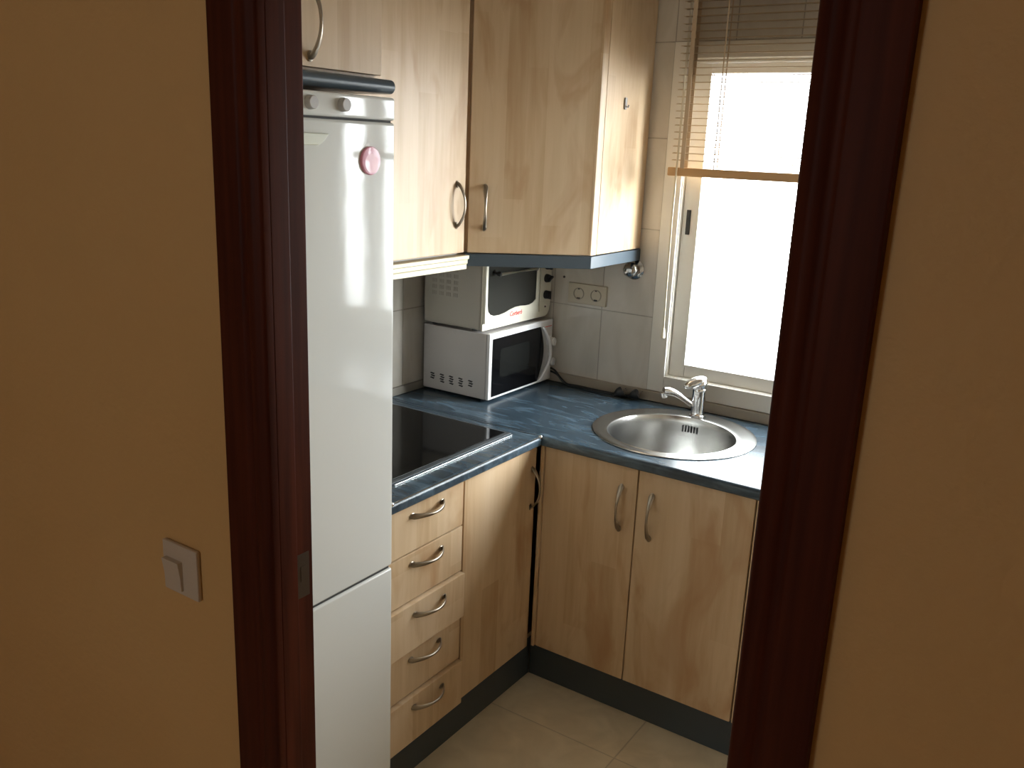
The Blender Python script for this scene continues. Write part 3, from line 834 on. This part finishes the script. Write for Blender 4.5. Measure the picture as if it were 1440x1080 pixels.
# ------------------------------------------------------------------ wall outlet, valve
t = thing('wall_outlet', 'ivory double power socket on the tiles beside the mini oven', 'socket', (0.40, 0, 1.176))
bm = BM(); box(bm, 0.322, 0.478, -0.011, -0.0004, 1.174, 1.247, 0.003)
pl = obj('cover_plate', bm, 'ivory', t)
for x in (0.367, 0.437):
    bm = BM(); lathe(bm, [(.0215, 0), (.0215, .002), (.019, .0022), (.0185, -.004), (0, -.004)], (x, -0.011, 1.2105), (0, -1, 0), 28)
    s = obj('socket', bm, 'socketwell', pl)
    bm = BM()
    for dx in (-.0095, .0095): lathe(bm, [(.003, 0), (.003, .001), (0, .0012)], (x + dx, -0.0075, 1.2105), (0, -1, 0), 12)
    box(bm, x - .006, x + .006, -0.0145, -0.008, 1.1915, 1.1965)
    box(bm, x - .003, x + .003, -0.0145, -0.008, 1.2260, 1.2295)
    obj('contact_hole', bm, 'black', s)

t = thing('stop_valve', 'round chrome stop valve on the tiles below the corner cabinet', 'valve', (0.579, 0, 1.320))
bm = BM(); lathe(bm, [(.036, 0), (.036, .003), (.030, .010), (.015, .014), (.013, .020), (0, .020)], (0.575, 0.0004, 1.320), (0, -1, 0), 32)
obj('rosette', bm, 'darkchrome', t, wn=False)
bm = BM(); lathe(bm, [(.012, .018), (.024, .020), (.027, .027), (.026, .038), (.019, .045), (.007, .047), (0, .047)], (0.575, 0, 1.320), (0, -1, 0), 8)
obj('knob', bm, 'darkchrome', t, wn=False)

# screw left in the tiles
bm = BM(); lathe(bm, [(.0045, 0), (.004, .003), (.002, .0045), (0, .0045)], (0.297, -0.0003, 1.262), (0, -1, 0), 14)
tag(obj('wall_screw', bm, 'screw', None, (0.297, 0, 1.262)), 'small dark screw in the tiles beside the oven knobs', 'screw')

# ------------------------------------------------------------------ venetian blind
t = thing('venetian_blind', 'pale wooden venetian blind half lowered over the window', 'blind', (1.32, -0.045, 1.641))
BX0, BX1 = 0.692, 1.93
bm = BM(); box(bm, BX0, BX1, -0.060, -0.030, 1.641, 1.668, 0.004)
obj('bottom_rail', bm, 'railwood', t)
bm = BM(); z = 1.690; k = 0
while z < 2.335:
    prism(bm, [(-0.0575, z - .0008), (-0.045, z + .0006), (-0.0325, z + .0004), (-0.0325, z + .0024), (-0.045, z + .0026), (-0.0575, z + .0012)], (BX0 + 0.012, 0, 0), (0, 1, 0), (0, 0, 1), (1, 0, 0), BX1 - BX0 - 0.016)
    z += 0.0215
obj('slats', bm, 'slat', t, wn=False)
bm = BM(); box(bm, BX0, BX1, -0.072, -0.022, 2.34, 2.385, 0.003)
obj('head_rail', bm, 'railwood', t)
for x, wd in ((0.742, 0.014), (0.848, 0.004), (1.32, 0.004), (1.80, 0.014)):
    bm = BM()
    for y in (-0.0600, -0.0305): box(bm, x - wd / 2, x + wd / 2, y, y + 0.0007, 1.666, 2.341)
    obj('ladder_tape', bm, 'tape', t)
bm = BM()
tube(bm, [(0.728, -0.066, 2.34), (0.727, -0.066, 1.9), (0.724, -0.066, 1.5), (0.728, -0.064, 1.143)], 0.0016, 8)
tube(bm, [(0.733, -0.066, 2.34), (0.731, -0.066, 1.9), (0.727, -0.066, 1.5), (0.730, -0.064, 1.143)], 0.0016, 8)
cd = obj('lift_cord', bm, 'cord', t)
bm = BM(); lathe(bm, [(0, .034), (.004, .034), (.0055, .024), (.0075, .002), (.006, 0), (0, 0)], (0.729, -0.064, 1.111), seg=16)
obj('tassel', bm, 'cord', cd)

# curtain at the far end of the window (mirrored in the fridge door)
bm = BM(); pts = []
for k in range(121):
    x = 1.955 + 0.30 * k / 120
    pts.append((x, -0.085 + 0.016 * sin(k / 120 * 2 * pi * 5.5) + 0.004 * sin(k * 0.31)))
for (z0, z1) in ((0.92, 2.36),):
    lo = [bm.verts.new((x, y, z0)) for x, y in pts]; mi = [bm.verts.new((x + 0.01 * sin(k * .12), y, 1.6)) for k, (x, y) in enumerate(pts)]; hi = [bm.verts.new((x, y, z1)) for x, y in pts]
    for a, b in ((lo, mi), (mi, hi)):
        for k in range(120): bm.faces.new((a[k], a[k + 1], b[k + 1], b[k]))
cm = bpy.data.materials.new('white_voile'); cm.use_nodes = True
cb_ = cm.node_tree.nodes['Principled BSDF']; cb_.inputs['Base Color'].default_value = (0.8, 0.8, 0.78, 1)
tl_ = cm.node_tree.nodes.new('ShaderNodeBsdfTranslucent'); tl_.inputs['Color'].default_value = (0.75, 0.75, 0.73, 1)
mx_ = cm.node_tree.nodes.new('ShaderNodeMixShader'); mx_.inputs[0].default_value = 0.55
cm.node_tree.links.new(cb_.outputs[0], mx_.inputs[1]); cm.node_tree.links.new(tl_.outputs[0], mx_.inputs[2])
cm.node_tree.links.new(mx_.outputs[0], cm.node_tree.nodes['Material Output'].inputs['Surface'])
co_ = obj('curtain', bm, cm, None, (2.1, -0.085, 0.92), wn=False)
co_.modifiers.new('thick', 'SOLIDIFY').thickness = 0.001
tag(co_, 'white folded curtain at the right end of the window, mirrored in the fridge', 'curtain')

# ------------------------------------------------------------------ power cords with their plugs
def smooth(pts, n=8):
    P = [Vector(p) for p in pts]; out = []
    for i in range(len(P) - 1):
        p0, p1, p2, p3 = P[max(i - 1, 0)], P[i], P[i + 1], P[min(i + 2, len(P) - 1)]
        for k in range(n):
            s = k / n
            out.append(0.5 * ((2 * p1) + (-p0 + p2) * s + (2 * p0 - 5 * p1 + 4 * p2 - p3) * s ** 2 + (-p0 + 3 * p1 - 3 * p2 + p3) * s ** 3))
    return out + [P[-1]]
def plug(parent, c, ang, tip):
    bm = BM()
    d = Vector((cos(ang), sin(ang), tip)).normalized(); c = Vector(c)
    tube(bm, [c - d * .022, c - d * .014, c - d * .006, c, c + d * .010, c + d * .016], [.005, .0075, .013, .0165, .018, .0165], 20)
    p = obj('plug', bm, 'black', parent, wn=False)
    bm = BM(); sd = Vector((-d.y, d.x, 0)).normalized()
    for s in (-1, 1): tube(bm, [c + d * .015 + sd * (s * .0085), c + d * .033 + sd * (s * .0085)], .0024, 8)
    obj('pin', bm, 'chrome', p, wn=False)
t = thing('power_cord', 'black cord from the microwave, its plug farther from the sink', 'power cord', (0.45, -0.04, H), None)
zc = H + .0042
bm = BM(); tube(bm, smooth([(0.20, -0.0155, 0.925), (0.25, -0.0160, 0.921), (0.29, -0.022, 0.915), (0.325, -0.030, 0.89), (0.36, -0.036, zc + .001), (0.42, -0.040, zc), (0.48, -0.048, zc), (0.535, -0.056, zc + .004), (0.556, -0.057, H + .014)]), 0.0036, 10)
obj('cable', bm, 'black', t, wn=False)
plug(t, (0.575, -0.054, H + .0185), radians(35), 0.55)
t = thing('power_cord', 'black cord from the mini oven, its plug nearer the tap', 'power cord', (0.45, -0.03, H), None)
bm = BM(); tube(bm, smooth([(0.20, -0.0095, 0.914), (0.24, -0.0095, 0.910), (0.30, -0.021, 0.90), (0.335, -0.022, zc), (0.40, -0.026, zc), (0.47, -0.030, zc), (0.55, -0.026, zc), (0.595, -0.032, zc + .004), (0.612, -0.038, H + .014)]), 0.0034, 10)
obj('cable', bm, 'black', t, wn=False)
plug(t, (0.629, -0.042, H + .0185), radians(15), 0.5)

# ------------------------------------------------------------------ light
w = bpy.data.worlds.new('sky'); S.world = w; w.use_nodes = True
bg = w.node_tree.nodes['Background']
bg.inputs['Color'].default_value = (0.95, 0.975, 1.0, 1); bg.inputs['Strength'].default_value = 18.0
wt = w.node_tree
tcw = wt.nodes.new('ShaderNodeTexCoord'); sp = wt.nodes.new('ShaderNodeSeparateXYZ'); wt.links.new(tcw.outputs['Generated'], sp.inputs[0])
mrw = wt.nodes.new('ShaderNodeMapRange'); mrw.inputs['From Min'].default_value = -1; wt.links.new(sp.outputs['Z'], mrw.inputs['Value'])
wr = ramp(wt, [(0.0, (0.10, 0.10, 0.10)), (0.36, (0.14, 0.14, 0.14)), (0.44, (0.86, 0.88, 0.90)), (0.5, (0.95, 0.975, 1.0)), (1.0, (0.93, 0.97, 1.0))])
wt.links.new(mrw.outputs['Result'], wr.inputs[0]); 
# brighter sky towards the sun, off to the right behind thin cloud
dn = wt.nodes.new('ShaderNodeVectorMath'); dn.operation = 'DOT_PRODUCT'; wt.links.new(tcw.outputs['Generated'], dn.inputs[0])
dn.inputs[1].default_value = Vector((0.90, 0.36, 0.24)).normalized()
lobe = math_n(wt, 'MULTIPLY_ADD', math_n(wt, 'POWER', math_n(wt, 'MAXIMUM', dn.outputs['Value'], 0.0), 22.0), 4.5, 0.85)
vm = wt.nodes.new('ShaderNodeVectorMath'); vm.operation = 'SCALE'; wt.links.new(wr.outputs[0], vm.inputs[0]); wt.links.new(lobe, vm.inputs['Scale'])
wt.links.new(vm.outputs[0], bg.inputs['Color'])
def portal(loc, rot, sx, sz):
    l = bpy.data.lights.new('daylight_portal', 'AREA'); l.shape = 'RECTANGLE'; l.size = sx; l.size_y = sz
    l.cycles.is_portal = True
    o = bpy.data.objects.new('daylight_portal', l); COL.objects.link(o); o.location = loc; o.rotation_euler = rot
portal(((WX0 + WX1) / 2, 0.105, (WZ0 + WZ1) / 2), (-pi / 2, 0, 0), WX1 - WX0, WZ1 - WZ0)
portal(((HWX0 + HWX1) / 2, HY - 0.105, (HWZ0 + HWZ1) / 2), (pi / 2, 0, 0), HWX1 - HWX0, HWZ1 - HWZ0)  # portal of the added hall window

# ------------------------------------------------------------------ camera
cam = bpy.data.cameras.new('camera'); co = bpy.data.objects.new('camera', cam); COL.objects.link(co)
cam.sensor_width = 36; cam.sensor_fit = 'HORIZONTAL'; cam.lens = 1246.53 / 1440 * 36; cam.clip_start = 0.05
f = Vector((-0.53086924, 0.80663324, -0.25984738)); r = Vector((0.82854075, 0.55843849, 0.04082493)); u = Vector((-0.17803952, 0.19362145, 0.96478633))
mt = Matrix((r, u, -f)).transposed().to_4x4(); mt.translation = Vector((1.91768, -2.77830, 1.71480))
co.matrix_world = mt
S.camera = co

S.view_settings.view_transform = 'Standard'; S.view_settings.look = 'None'
S.view_settings.gamma = 1.0; S.view_settings.use_curve_mapping = False
S.view_settings.exposure = 0.13
S.cycles.use_denoising = True
S.cycles.caustics_reflective = False; S.cycles.caustics_refractive = False
S.cycles.max_bounces = 10; S.cycles.diffuse_bounces = 6; S.cycles.transparent_max_bounces = 16
S.cycles.sample_clamp_indirect = 8.0
